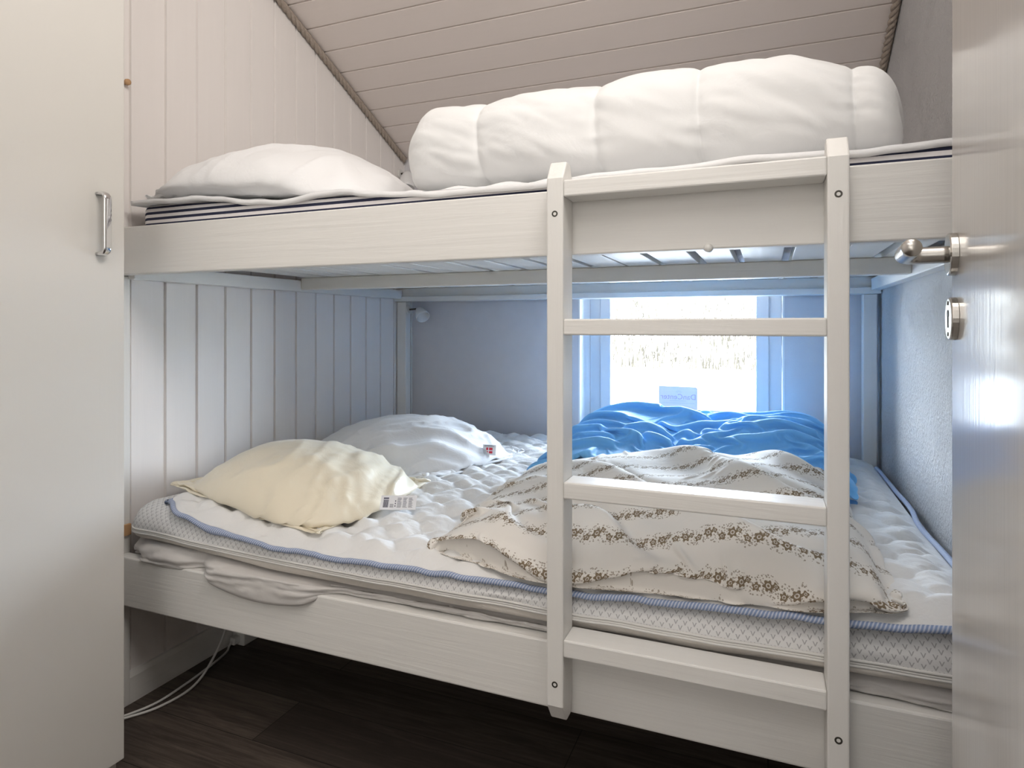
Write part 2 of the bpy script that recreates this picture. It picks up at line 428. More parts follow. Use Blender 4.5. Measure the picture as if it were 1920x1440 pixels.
for zz in (EZ+.019, EZ-.019):
    build('screw', MB().lathe([(0, .0026), (.0009, .0024)], dpt(.030, .008, zz), dn, 12), DARKMETAL, es)

# ------------------------------------------------------------------ wardrobe at left
WX = -1.39; WYE = 1.026
wr = thing('wardrobe', 'tall off-white wardrobe at the left edge with a chrome bow handle', 'wardrobe', (-1.53, .66, 0))
build('wardrobe_body', MB().box(XL+.002, WX-.022, .25, WYE-.004, 0, 2.25), WARD, wr, bevel=.002)
wdoor = build('wardrobe_door', MB().box(WX-.02, WX, .27, WYE, .05, 2.22), WARD, wr, bevel=.002)
HY, hz0, hz1 = .965, 1.218, 1.353
def handle(y, z0, z1, x):
    pts = []; rc = .014; out = .030
    pts.append((x, z0)); pts.append((x+out-rc, z0))
    for k in range(1, 6):
        a = R(90)*k/6; pts.append((x+out-rc+rc*math.sin(a), z0+rc-rc*math.cos(a)))
    pts.append((x+out, z0+rc)); pts.append((x+out, z1-rc))
    for k in range(1, 6):
        a = R(90)*k/6; pts.append((x+out-rc+rc*math.cos(a), z1-rc+rc*math.sin(a)))
    pts.append((x+out-rc, z1)); pts.append((x, z1))
    n = 14; vs = []; P = [Vector((a, 0, b)) for a, b in pts]
    for i, p in enumerate(P):
        tt = (P[min(i+1, len(P)-1)]-P[max(i-1, 0)]).normalized(); nn = Vector((tt.z, 0, -tt.x))
        for k in range(n):
            a = 2*math.pi*k/n; cy = abs(math.cos(a))**.6*math.copysign(1, math.cos(a)); cn = abs(math.sin(a))**.6*math.copysign(1, math.sin(a))
            v = p + nn*cn*.0042; vs.append((v.x, y+cy*.0085, v.z))
    fs = gridfaces(len(P), n, closed_v=True); fs += [tuple(range(n)), tuple((len(P)-1)*n+k for k in range(n))]
    return MB().add(vs, fs)
hd = build('handle', handle(HY, hz0, hz1, WX-.002), CHROME, wdoor, smooth=True)

# ------------------------------------------------------------------ bunk bed frame
YD = 1.20
bed = thing('bunk_bed', 'white painted wooden bunk bed built between the two end walls', 'bunk bed', (-.64, 1.95, 0))
build('upper_front_rail', MB().box(XL+.004, XR-.004, YD, YD+.03, 1.197, 1.327), PX, bed, bevel=.003)
build('lower_front_rail', MB().box(XL+.004, XR-.004, YD, YD+.034, .293, .427), PX, bed, bevel=.004)
build('rear_beam', MB().box(XL+.004, XR-.004, 2.62, 2.685, 1.175, 1.238).box(XL+.004, XR-.004, 2.605, 2.62, 1.175, 1.198), PX, bed, bevel=.002)
build('middle_beam', MB().box(-1.628, .345, 1.905, 1.95, 1.193, 1.238), PX, bed, bevel=.003)
build('side_beam', MB().box(XL+.004, -1.628, YD+.031, 2.619, 1.187, 1.229), PY, bed, bevel=.002)
build('side_beam', MB().box(.345, XR-.003, YD+.031, 2.604, 1.187, 1.229), PY, bed, bevel=.002)
for x0, x1, y0, y1, z1 in ((XL+.001, -1.652, 1.203, 1.237, 1.196), (.34, XR-.004, 1.236, 1.28, 1.186), (XL+.006, -1.612, 2.622, 2.665, 1.174), (.322, .368, 2.622, 2.668, 1.174)):
    build('post', MB().box(x0, x1, y0, y1, 0, z1), PZ, bed, bevel=.003)
gaps = [(-1.605, .01), (-1.50, .018), (-1.39, .016), (-1.28, .014), (-1.187, .005), (-1.06, .018), (-.962, .006), (-.838, .022), (-.72, .014), (-.61, .016), (-.499, .016), (-.395, .005), (-.29, .014), (-.175, .017), (-.073, .018), (.047, .018), (.16, .022), (.268, .018), (.342, .004)]
for (a, wa), (b, wb) in zip(gaps[:-1], gaps[1:]):
    build('slat', MB().box(a+wa*.65, b-wb*.65, 1.235, 2.66, 1.2385, 1.2625), PY, bed, bevel=.0015)
build('lower_side_beam', MB().box(XL+.004, -1.634, 1.281, 2.62, .30, .36), PY, bed)
build('lower_rear_beam', MB().box(-1.61, .32, 2.622, 2.66, .30, .36), PX, bed)
build('lower_base_board', MB().box(-1.633, .345, 1.236, 2.62, .30, .318), PX, bed)
build('nub', MB().lathe([(0, .006), (.006, .0085), (.012, .006), (.014, .001)], (-.10, YD-.001, 1.199), (0, -1, -.25), 12), PLASTIC, bed, smooth=True)

# ladder
lad = thing('ladder', 'white four-rung wooden ladder screwed to the front of the bunk bed', 'ladder', (-.135, 1.17, .30))
y0, y1 = 1.137, YD-.0005
for x0, x1, zt in ((-.390, -.357, 1.372), (.0885, .1212, 1.366)):
    prof = [(y0, .338), (y0+.026, .300), (y1-.012, .300), (y1, .335), (y1, zt-.032), (y1-.014, zt), (y0+.024, zt), (y0, zt-.036)]
    build('stile', MB().prism(prof, 0, x0, x1), PZ, lad, bevel=.003)
for z0, z1 in ((1.300, 1.332), (1.0395, 1.070), (.731, .763), (.433, .466)):
    build('rung', MB().box(-.357, .0885, y0+.001, y1, z0, z1), PX, lad, bevel=.003)
for x, z in ((-.3735, 1.056+.1772/.9468*1.137), (.105, 1.056+.2101/1.1227*1.137), (-.3735, 1.056-.5637/.9468*1.137), (.105, 1.056-.6565/1.1227*1.137)):
    mb = MB().lathe([(0, .0062), (.0010, .0058), (.0010, .0034), (.0003, .0030)], (x, y0+.0005, z), (0, -1, 0), 16)
    build('screw', mb, DARKMETAL, lad)

# ------------------------------------------------------------------ bedding: base surfaces
PXK = np.array([-1.70, -1.5, -1.13, -.63, -.35, 0, .27, .40])
def zbot(x): return np.interp(x, PXK, [.484, .479, .453, .451, .452, .458, .468, .470])
def zsplit(x): return np.interp(x, PXK, [.505, .501, .485, .483, .483, .485, .490, .490])
def ztop_front(x): return np.interp(x, PXK, [.578, .566, .533, .520, .521, .535, .570, .578])
def smooth_interp(fn, x):
    x = np.asarray(x, float); return (fn(x-.09)+fn(x-.045)+fn(x)+fn(x+.045)+fn(x+.09))/5
def zT(x, y):
    w = sstep(1.2, 1.75, y); return smooth_interp(ztop_front, x)*(1-w) + .556*w

# striped mattress (upper)
def rounded_loft(xs, y0, y1, zb, zt, rad, nprof=None, endr=.03, start_v=0.0):
    """cross-section in YZ lofted along X; returns verts, faces, uv (u = x, v = metres along profile from the front bottom)"""
    def prof(x):
        b, t_ = zb(x), zt(x); h = t_-b; r = min(rad, h*.49); pts = []
        for k in range(9): a = R(180+90*k/8*0) if False else R(270-90*k/8); pts.append((y0+r+r*math.cos(a), b+r+r*math.sin(a)))
        for k in range(5): pts.append((y0, b+r+(h-2*r)*(k+.5)/5))
        for k in range(9): a = R(180-90*k/8); pts.append((y0+r+r*math.cos(a), t_-r+r*math.sin(a)))
        for k in range(20): pts.append((y0+r+(y1-y0-2*r)*(k+.5)/20, t_))
        for k in range(9): a = R(90-90*k/8); pts.append((y1-r+r*math.cos(a), t_-r+r*math.sin(a)))
        for k in range(9): a = R(0-90*k/8); pts.append((y1-r+r*math.cos(a), b+r+r*math.sin(a)))
        return pts
    vs = []; uv = []; n = None
    for i, x in enumerate(xs):
        p = prof(x); n = len(p)
        e = min(x-xs[0], xs[-1]-x)
        s_ = 1.0
        if e < endr: s_ = math.sqrt(max(.0, 1-(1-e/endr)**2))
        b, t_ = zb(x), zt(x); zc = (b+t_)/2; L = 0
        ins = (1-s_)*endr
        for k, (y, z) in enumerate(p):
            if k: L += math.hypot(y-p[k-1][0], z-p[k-1][1])
            yy = y + (ins if y < (y0+y1)/2 else -ins)*(min(1, abs(y-(y0+y1)/2)/((y1-y0)/2)))
            vs.append((x, yy, zc+(z-zc)*(.35+.65*s_))); uv.append((x, L+start_v))
    fs = gridfaces(len(xs), n, closed_v=True); fs += [tuple(range(n)), tuple((len(xs)-1)*n+k for k in range(n))]
    return vs, fs, uv
def endspace(a, b, n, r=.03):
    e = [a+r*(1-math.cos(R(90)*k/6)) for k in range(6)]
    return e + list(np.linspace(a+r, b-r, n)) + [b-(q-a) for q in e[::-1]]
def zmt(x): return np.interp(x, [-1.64, -1.45, -1.1, -.7, -.3, 0, .36], [1.392, 1.390, 1.372, 1.362, 1.355, 1.356, 1.364])
v, f, uv = rounded_loft(endspace(-1.615, .355, 60), 1.238, 2.655, lambda x: 1.2635, lambda x: float(zmt(x)), .016)
mu = mkobj('mattress', v, f, TICK, None, smooth=True, uv=uv)
setp(mu, 'navy and white striped mattress lying on the upper bunk', 'mattress')

# white pad on the upper mattress, with a wavy drooping edge
nx, ny = 170, 40
xs = np.linspace(-1.628, .36, nx); X = np.repeat(xs[:, None], ny, 1); tv = np.linspace(0, 1, ny)[None, :]
edge_y = 1.224 + .007*fbm(xs*5, xs*0+3, 3, 8)
edge_z = zmt(xs) + .001 + .010*fbm(xs*4.2, xs*0+1, 3, 3) - .006
tvv = tv**1.7
Y = edge_y[:, None]*(1-tvv) + 2.64*tvv
Ztop = zmt(X) + .012 + .004*fbm(X*9, Y*9, 3, 2) + .004*np.sin(X*55)*np.sin(Y*60)
w = sstep(0, .075, Y-edge_y[:, None])
Z = (edge_z[:, None]+.006)*(1-w) + Ztop*w
vt = np.stack([X, Y, Z], -1).reshape(-1, 3); vb = np.stack([X, Y+.002, np.maximum(Z-.012, zmt(X)*w + (edge_z[:, None]-.006)*(1-w))], -1).reshape(-1, 3)
N = nx*ny; fs = gridfaces(nx, ny) + [tuple(reversed(q)) for q in gridfaces(nx, ny, N)]
for i in range(nx-1): fs.append((i*ny, i*ny+N, (i+1)*ny+N, (i+1)*ny)); fs.append((i*ny+ny-1, (i+1)*ny+ny-1, (i+1)*ny+ny-1+N, i*ny+ny-1+N))
for j in range(ny-1): fs.append((j, j+1, j+1+N, j+N)); q = (nx-1)*ny; fs.append((q+j, q+j+N, q+j+1+N, q+j+1))
o = mkobj('mattress_pad', np.concatenate([vt, vb]), fs, COTTON, None, smooth=True)
setp(o, 'thin white mattress pad with a wavy edge over the striped mattress', 'mattress pad')

# lower mattress in a jersey sheet
v, f, uv = rounded_loft(endspace(-1.628, .335, 50), 1.238, 2.60, lambda x: .319, lambda x: float(zbot(x))-.004, .03)
ml = mkobj('mattress', v, f, JERSEY, None, smooth=True, uv=uv)
setp(ml, 'lower bunk mattress in a light grey jersey sheet hanging over the rail', 'mattress')
nx, nt_ = 260, 22
xs = np.linspace(-1.615, .335, nx)
over = np.maximum(sstep(-1.60, -1.55, xs)*(1-sstep(-1.42, -1.34, xs))*.75, sstep(-1.37, -1.30, xs)*(1-sstep(-1.02, -.91, xs)))
over = np.maximum(over, .25*sstep(.13, .3, xs))
low = np.interp(xs, np.linspace(-1.36, -.92, 12), .430-.042*np.sin(np.linspace(0, math.pi, 12)**1.0)**.8)
low = np.where(xs < -1.36, .430-.012*np.sin(np.clip((xs+1.60)/.24, 0, 1)*math.pi), low)
vs = []; uv = []
for i, x in enumerate(xs):
    ov = over[i]; zb_ = float(zbot(x))
    A = [(1.30, zb_-.003), (1.255, zb_-.004), (1.236-.022*ov, zb_-.014+.006*ov), (1.228-.036*ov, .444+.004*ov), (1.231-.040*ov, .432), (1.236-.049*ov, .430*(1-ov)+(low[i]*.35+.43*.65)*ov), (1.238-.050*ov, .429*(1-ov)+low[i]*ov)]
    A = np.array(A); d = np.linspace(0, len(A)-1, nt_)
    yy = np.interp(d, range(len(A)), A[:, 0]); zz = np.interp(d, range(len(A)), A[:, 1])
    for _ in range(2):
        yy[1:-1] = (yy[:-2]+2*yy[1:-1]+yy[2:])/4; zz[1:-1] = (zz[:-2]+2*zz[1:-1]+zz[2:])/4
    k = np.linspace(0, 1, nt_); wv = (np.sin(k*math.pi))
    fold = .006*np.sin(k*16 + x*9 + 2*float(vnoise(x*3, 0, 5)))*wv + .006*fbm(x*14+k*3, k*5-x*6, 3, 7)*wv
    for j in range(nt_): vs.append((x, yy[j]-abs(fold[j]), zz[j])); uv.append((x, j*.008))
mkobj('sheet_overhang', vs, gridfaces(nx, nt_), JERSEY, ml, smooth=True, uv=uv, solid=.003)

# topper with V-pattern cover
TY0, TY1 = 1.205, 2.61
def topper_profile(x):
    b, t_ = float(smooth_interp(zbot, x)), None
    tf = float(smooth_interp(ztop_front, x)); zs = float(smooth_interp(zsplit, x))
    return b, tf, zs
xs = endspace(-1.632, .362, 80, .05)
def topper(part):
    vs = []; uv = []; n = None
    for x in xs:
        b, tf, zs = topper_profile(x); e = min(x-xs[0], xs[-1]-x); s_ = math.sqrt(max(0, 1-(1-min(1, e/.05))**2)); ins = (1-s_)*.045
        pts = []
        r1 = (tf-zs)*.95; r0 = (zs-b)*.8
        y0, y1 = TY0+ins, TY1-ins
        if part == 'top':
            for k in range(13): a = R(180-90*k/12); pts.append((y0+r1+r1*math.cos(a), zs+(tf-zs)*math.sin(a)))
            for k in range(1, 30):
                y = y0+r1+(y1-y0-2*r1)*k/30; pts.append((y, float(zT(x, y))))
            for k in range(13): a = R(90-90*k/12); pts.append((y1-r1+r1*math.cos(a), zs+(.556-zs)*math.sin(a)))
        else:
            for k in range(9): a = R(180+90*k/8); pts.append((y0+.002+r0+r0*math.cos(a), zs+(zs-b)*math.sin(a)))
            for k in range(9): a = R(270+90*k/8); pts.append((y1-.002-r0+r0*math.cos(a), zs+(zs-b)*math.sin(a)))
        n = len(pts); L = 0
        for k, (y, z) in enumerate(pts):
            if k: L += math.hypot(y-pts[k-1][0], z-pts[k-1][1])
            wob = .003*float(fbm(x*8, k*.3, 2, 4))
            vs.append((x, y+wob*(1 if y < 1.4 else 0), zs + (z-zs)*(.25+.75*s_))); uv.append((x, L+.0001))
    fs = gridfaces(len(xs), n) + [tuple(range(n)), tuple((len(xs)-1)*n+k for k in range(n))]
    return vs, fs, uv
v, f, uv = topper('top')
top = mkobj('mattress_topper', v, f, TOPKNIT, None, smooth=True, uv=uv)
setp(top, 'thick white mattress topper with small grey V marks and a zip band', 'mattress topper')
v, f, uv = topper('bot')
mkobj('underside_cover', v, f, TOPPLAIN, top, smooth=True, uv=uv)
mb = MB()
for dz, rad in ((.0045, .0028), (-.0005, .0022), (-.005, .0028)):
    P = []
    for x in endspace(-1.630, .360, 120, .05):
        b, tf, zs = topper_profile(x); e = min(x+1.632, .362-x); s_ = math.sqrt(max(0, 1-(1-min(1, e/.05))**2))
        P.append((x, TY0+(1-s_)*.045-.0005+.003*float(fbm(x*8, 0, 2, 4)), zs+dz))
    mb.tube(P, rad, 8)
mkobj('zip_band', mb.v, mb.f, plain('zip_tape', (.70, .685, .66), .8), top, smooth=True)

# quilted pad
PX0, PX1 = -1.527, .345
def zpipe(x): return np.interp(x, [-1.53, -1.48, -1.40, -1.325, -1.07, -.9, -.63, -.357, -.126, .117, .217, .345], [.575, .572, .556, .536, .516, .517, .521, .526, .541, .553, .562, .576])
def ypipe(x): return 1.209 + .003*vnoise(np.asarray(x)*7, np.asarray(x)*0+2, 11) + .05*(1-sstep(PX0, PX0+.12, x))**2
def puff(x, y):
    p, amp, lam = .058, .019, .125
    xw = x + .012*vnoise(x*6, y*6, 21); yw = y + .012*vnoise(x*6+9, y*6, 22)
    k = np.floor(yw/p)
    best = np.zeros_like(x)
    for dk in (-1, 0, 1):
        kk = k+dk; s0 = np.where(kk % 2 == 0, 1, -1)
        l0 = kk*p + s0*amp*np.sin(2*math.pi*xw/lam); l1 = (kk+1)*p - s0*amp*np.sin(2*math.pi*xw/lam)
        tt = (yw-l0)/np.maximum(l1-l0, 1e-4); ok = (tt > 0) & (tt < 1)
        best = np.where(ok, np.clip(np.sin(math.pi*np.clip(tt, 0, 1)), 0, 1)**.36*np.clip((l1-l0)/(p+2*amp), 0, 1), best)
    return best
def zpad(x, y): return zT(x, y) + .012
nx, ny = 300, 190
xs = np.linspace(PX0, PX1, nx); tv = np.linspace(0, 1, ny)
X = np.repeat(xs[:, None], ny, 1); Y0 = ypipe(xs)[:, None]; Y = Y0 + (2.59-Y0)*tv[None, :]
we = sstep(0, .065, Y-Y0)
zs_ = zpad(X, Y) + .0155*puff(X, Y) + .0055*fbm(X*14+Y*20, Y*34-X*6, 3, 31) + .008*fbm(X*5, Y*5, 2, 33)
Z = (zpipe(xs)[:, None]+.002+.006*puff(X, Y)*sstep(0, .02, Y-Y0))*(1-we) + zs_*we
rxe = sstep(0, .05, PX1-X); Z = Z*rxe + (zT(X, Y)+.004)*(1-rxe)*we + Z*(1-rxe)*(1-we)
o = mkobj('quilted_pad', np.stack([X, Y, Z], -1).reshape(-1, 3), gridfaces(nx, ny), PADM, None, smooth=True)
setp(o, 'white quilted pad edged with blue striped piping on the lower bunk', 'mattress pad')
QUILT = o
# piping round the pad
P = []; RR = []
for y in np.linspace(2.3, 1.25, 40): P.append((PX0-.002, y, float(zT(PX0, y))+.007))
for x in np.linspace(PX0, PX1, 220):
    P.append((x, float(ypipe(x))-.002, float(zpipe(x))+.003*float(vnoise(x*25, 0, 3))))
for y in np.linspace(1.22, 2.5, 60): P.append((PX1+.003+.008*float(vnoise(y*5, 0, 6)), y, float(zT(PX1, y))+.010))
P = np.array(P); d = np.r_[0, np.cumsum(np.linalg.norm(np.diff(P, axis=0), axis=1))]
rad = .0066 + .0035*np.exp(-((P[:, 0]+1.31)/.035)**2)*(P[:, 1] < 1.25)
n = 10; mb = MB().tube(P.tolist(), rad.tolist(), n)
uv = [(d[i], k/n) for i in range(len(P)) for k in range(n)]
mkobj('piping', mb.v, mb.f, PIPE, QUILT, smooth=True, uv=uv)

# ------------------------------------------------------------------ cloth relaxation (position based)
def make_edges(idx):
    e = []; n = []
    def add(a, b, k): e.append(np.stack([a.ravel(), b.ravel()], 1)); n.append(np.full(a.size, k))
    add(idx[:-1], idx[1:], 1.0); add(idx[:, :-1], idx[:, 1:], 1.0)
    add(idx[:-1, :-1], idx[1:, 1:], .5); add(idx[:-1, 1:], idx[1:, :-1], .5)
    return np.concatenate(e), np.concatenate(n)
def bend_edges(idx, k):
    e = [np.stack([idx[:-2].ravel(), idx[2:].ravel()], 1), np.stack([idx[:, :-2].ravel(), idx[:, 2:].ravel()], 1)]
    e = np.concatenate(e); return e, np.full(len(e), k)
def relax(P, E, L0, K, steps, iters=8, g=-9.8, dt=.012, damp=.96, ground=None, fric=.3, fixed=None, tris=None, vol=None, pk=0, relaxw=1.25, xmin=None):
    P = P.copy(); V = np.zeros_like(P); a, b = E[:, 0], E[:, 1]; n = len(P)
    deg = np.bincount(a, K, n)+np.bincount(b, K, n); deg = np.maximum(deg, 1e-6)[:, None]
    fx = fixed; P0 = P.copy()
    for st in range(steps):
        Q = P.copy(); V[:, 2] += g*dt
        if tris is not None:
            p0, p1, p2 = P[tris[:, 0]], P[tris[:, 1]], P[tris[:, 2]]
            N = np.cross(p1-p0, p2-p0); vv = np.einsum('ij,ij->i', p0-P.mean(0), N).sum()/6
            pr = pk*max(0, (vol-vv)/vol)
            F = np.zeros_like(P)
            for ax in range(3):
                for c_ in range(3): F[:, ax] += np.bincount(tris[:, c_], N[:, ax], n)
            V += F*pr*dt
        P = P + V*dt
        if fx is not None: P[fx] = P0[fx]
        for it in range(iters):
            dd = P[b]-P[a]; L = np.maximum(np.sqrt((dd*dd).sum(1)), 1e-9)
            c_ = ((L-L0)/L*.5*K)[:, None]*dd*2*.5
            D = np.empty_like(P)
            for ax in range(3): D[:, ax] = np.bincount(a, c_[:, ax], n)-np.bincount(b, c_[:, ax], n)
            P += D/deg*2*relaxw
            if fx is not None: P[fx] = P0[fx]
            if ground is not None and it % 2 == 1:
                h = ground(P[:, 0], P[:, 1]); m = P[:, 2] < h
                P[m, 2] = h[m]
        if ground is not None:
            h = ground(P[:, 0], P[:, 1]); m = P[:, 2] < h+.0015
            P[m, 2] = np.maximum(P[m, 2], h[m])
            P[m, :2] = Q[m, :2] + (P[m, :2]-Q[m, :2])*fric
        if xmin is not None: P[:, 0] = np.maximum(P[:, 0], xmin)
        V = (P-Q)/dt*damp
        sp = np.sqrt((V*V).sum(1)); big = sp > 2.0
        V[big] *= (2.0/sp[big])[:, None]
    return P

def pillow(name, W, H, n1, n2, center, rot, ground, m, vol, seed, puck=.93, slack=1.03, pk=900, steps=130, tilt=(0, 0), wdir=.6, wamp=.019, wmask=None):
    top_i = np.arange(n1*n2).reshape(n1, n2); bot = top_i.copy(); nxt = n1*n2
    inner = np.zeros((n1, n2), bool); inner[1:-1, 1:-1] = True
    bot[inner] = nxt + np.arange(inner.sum()); N = nxt+inner.sum()
    u = np.linspace(-.5, .5, n1)[:, None]*np.ones((1, n2)); v_ = np.linspace(-.5, .5, n2)[None, :]*np.ones((n1, 1))
    UV = np.zeros((N, 2)); UV[top_i.ravel()] = np.stack([u*W, v_*H], -1).reshape(-1, 2); UV[bot.ravel()] = np.stack([u*W, v_*H], -1).reshape(-1, 2)
    cr = 1-.12*(np.abs(2*u)**5)*(np.abs(2*v_)**5); u = u*cr; v_ = v_*cr
    UV[top_i.ravel()] = np.stack([u*W, v_*H], -1).reshape(-1, 2); UV[bot.ravel()] = UV[top_i.ravel()]
    bump = (1-(2*u)**2)*(1-(2*v_)**2)*.04 + .004*fbm(u*9, v_*9, 3, seed)*(1-(2*u)**4)*(1-(2*v_)**4)
    P = np.zeros((N, 3)); P[:, :2] = UV; P[bot.ravel(), 2] = -bump.ravel()*.6; P[top_i.ravel(), 2] = bump.ravel()
    e1, k1 = make_edges(top_i); e2, k2 = make_edges(bot); b1, q1 = bend_edges(top_i, .08); b2, q2 = bend_edges(bot, .08)
    E = np.concatenate([e1, e2, b1, b2]); K = np.concatenate([k1, k2, q1, q2])
    L0 = np.linalg.norm(UV[E[:, 0]]-UV[E[:, 1]], axis=1)
    mid = (UV[E[:, 0]]+UV[E[:, 1]])/2
    ed = np.maximum(np.abs(mid[:, 0])/W*2, np.abs(mid[:, 1])/H*2)
    L0 = L0*np.where(ed > .985, puck, slack + .035*vnoise(mid[:, 0]*11, mid[:, 1]*11, seed+3))
    F = gridfaces(n1, n2)
    fb = [(int(bot.ravel()[q[0]]), int(bot.ravel()[q[3]]), int(bot.ravel()[q[2]]), int(bot.ravel()[q[1]])) for q in F]
    F = F + fb; q = np.array(F); tris = np.concatenate([q[:, [0, 1, 2]], q[:, [0, 2, 3]]])
    M = Matrix.Rotation(R(rot), 3, 'Z') @ Matrix.Rotation(R(tilt[0]), 3, 'X') @ Matrix.Rotation(R(tilt[1]), 3, 'Y')
    P = P @ np.array(M).T + np.array(center)
    P = relax(P, E, L0, K, steps, 8, xmin=XL+.012, ground=ground, tris=tris, vol=vol, pk=pk, fric=.15, damp=.9)
    uv = UV
    a = UV[:, 0]*math.cos(wdir)+UV[:, 1]*math.sin(wdir); b = -UV[:, 0]*math.sin(wdir)+UV[:, 1]*math.cos(wdir)
    wx = a*6+.5*vnoise(a*7, b*7, seed+8); wy = b*20+1.6*vnoise(a*6, b*6, seed+9)
    rg_ = (1-np.abs(vnoise(wx, wy, seed+5)))**5 + .5*(1-np.abs(vnoise(wx*1.9+3, wy*1.7, seed+6)))**6
    rimw = 1-np.maximum(np.abs(UV[:, 0])/W*2, np.abs(UV[:, 1])/H*2)**10
    ist = np.zeros(N, bool); ist[top_i.ravel()] = True
    mskw = wmask(UV[:, 0]/W, UV[:, 1]/H) if wmask else 1
    P[:, 2] += np.where(ist, wamp*rg_*rimw*mskw + .006*fbm(UV[:, 0]*9, UV[:, 1]*9, 3, seed+7)*rimw, 0)
    o = mkobj(name, P, F, m, None, smooth=True, uv=uv, sub=1)
    return o, P, top_i, bot

def gpad(x, y): return zpad(x, y)+.008
pw, Pw, tw, bw = pillow('pillow', .78, .66, 78, 66, (-1.255, 2.045, .67), -11, gpad, COTTON, .034, 3, pk=4e5, slack=1.04, wdir=.9, wmask=lambda u, v: .35+.65*sstep(-.2, .2, u))
setp(pw, 'white pillow with a small red flag tag by the window wall on the lower bunk', 'pillow')
py_, Py, ty, by = pillow('pillow', .69, .51, 76, 60, (-1.285, 1.515, .67), -9, gpad, CREAM, .0245, 9, pk=4e5, slack=1.04, wdir=-.9, wmask=lambda u, v: .2+.8*sstep(-.1, .25, u))
setp(py_, 'cream-yellow pillow with a printed care label, nearest on the lower bunk', 'pillow')
def gup(x, y): return zmt(x)+.016+np.where(y < 1.26, (1.26-y)*.4, 0)
pu, Pu, tu, bu = pillow('pillow', .82, .55, 80, 54, (-1.345, 1.495, 1.54), 4, gup, COTTON, .040, 14, pk=4e5, slack=1.03, tilt=(0, 8), wdir=1.3, wamp=.014)
setp(pu, 'plump white pillow at the left end of the upper bunk', 'pillow')
for nm, q in (('white', Pw), ('cream', Py), ('upper', Pu)): print('PILLOW', nm, q.min(0), q.max(0))

# tags on the pillows
def tag_quad(name, c, ux, uy, w, h, m, parent, lift=.0):
    c = Vector(c); ux = Vector(ux).normalized(); uy = (Vector(uy) - ux*Vector(uy).dot(ux)).normalized(); nn = ux.cross(uy); c = c + nn*lift
    q = [c-ux*w/2-uy*h/2, c+ux*w/2-uy*h/2, c+ux*w/2+uy*h/2, c-ux*w/2+uy*h/2]; q2 = [p+nn*.0006 for p in q]
    mb = MB().add(q+q2, [(3, 2, 1, 0), (4, 5, 6, 7), (0, 1, 5, 4), (1, 2, 6, 5), (2, 3, 7, 6), (3, 0, 4, 7)])
    return build(name, mb, m, parent), nn
TAGW = plain('white_satin_tag', (.82, .82, .85), .5); INK = plain('dark_label_ink', (.10, .10, .14), .7); RED = plain('flag_red', (.62, .03, .06), .6)

# ------------------------------------------------------------------ duvets: oversize cloth draped on a filling
def drape(name, fx, fy, fill, base, nu, nv, Lu, Lv, m, seed, wav, steps=90, label=None, uvoff=(0, 0), slackn=.0, uvscale=(1, 1), fric=.35, iters=8, g=-5, bend4=.12, arcu=(.10, .95, 7), arcv=(.11, .75, 6)):
    """fx, fy: map from (u,v) in 0..1 to footprint; fill(x,y): height of the filling; Lu, Lv: true cloth size"""
    u = np.linspace(0, 1, nu)[:, None]*np.ones((1, nv)); v_ = np.linspace(0, 1, nv)[None, :]*np.ones((nu, 1))
    def arc(q, H, W, ex):          # spread the cloth evenly over the steep sides of the filling
        t_ = .5-.5*np.cos(np.linspace(0, math.pi, 4001)); h = H*(1-np.abs(2*t_-1)**ex)**.55
        sl = np.r_[0, np.cumsum(np.hypot(np.diff(t_*W), np.diff(h)))]; return np.interp(q, sl/sl[-1], t_)
    us, vs_ = arc(u, *arcu), arc(v_, *arcv)
    X = fx(us, vs_); Y = fy(us, vs_); rim = np.minimum(np.minimum(u, 1-u), np.minimum(v_, 1-v_))
    Z = fill(X, Y) + .004 + wav(us, vs_, X, Y)*sstep(0, .10, rim)
    P = np.stack([X, Y, Z], -1).reshape(-1, 3); idx = np.arange(nu*nv).reshape(nu, nv)
    UV = np.stack([u*Lu, v_*Lv], -1).reshape(-1, 2)
    e1, k1 = make_edges(idx); b1, q1 = bend_edges(idx, .3)
    e4 = np.concatenate([np.stack([idx[:-4].ravel(), idx[4:].ravel()], 1), np.stack([idx[:, :-4].ravel(), idx[:, 4:].ravel()], 1)])
    E = np.concatenate([e1, b1, e4]); K = np.concatenate([k1, q1, np.full(len(e4), bend4)])
    L0 = np.linalg.norm(UV[E[:, 0]]-UV[E[:, 1]], axis=1)
    mid = (UV[E[:, 0]]+UV[E[:, 1]])/2
    L0 *= 1 + slackn*vnoise(mid[:, 0]*5, mid[:, 1]*5, seed)
    rimm = np.zeros((nu, nv), bool); rimm[0] = rimm[-1] = True; rimm[:, 0] = rimm[:, -1] = True
    P[rimm.ravel(), 2] = base(P[rimm.ravel(), 0], P[rimm.ravel(), 1])
    P = relax(P, E, L0, K, steps, iters, ground=fill, fixed=np.nonzero(rimm.ravel())[0], fric=fric, damp=.93, g=g)
    # underside so the duvet is a closed body
    B = P.copy(); B[:, 2] = base(B[:, 0], B[:, 1])-.001
    inner = ~rimm.ravel(); mp = np.arange(nu*nv); mp[inner] = nu*nv+np.arange(inner.sum())
    F = gridfaces(nu, nv); FB = [tuple(int(mp[i]) for i in reversed(q)) for q in F]
    o = mkobj(name, np.concatenate([P, B[inner]]), F+FB, m, None, smooth=True, uv=np.concatenate([UV, UV[inner]])*np.array(uvscale)+np.array(uvoff), sub=1)
    if label: setp(o, label, 'duvet')
    return o, P

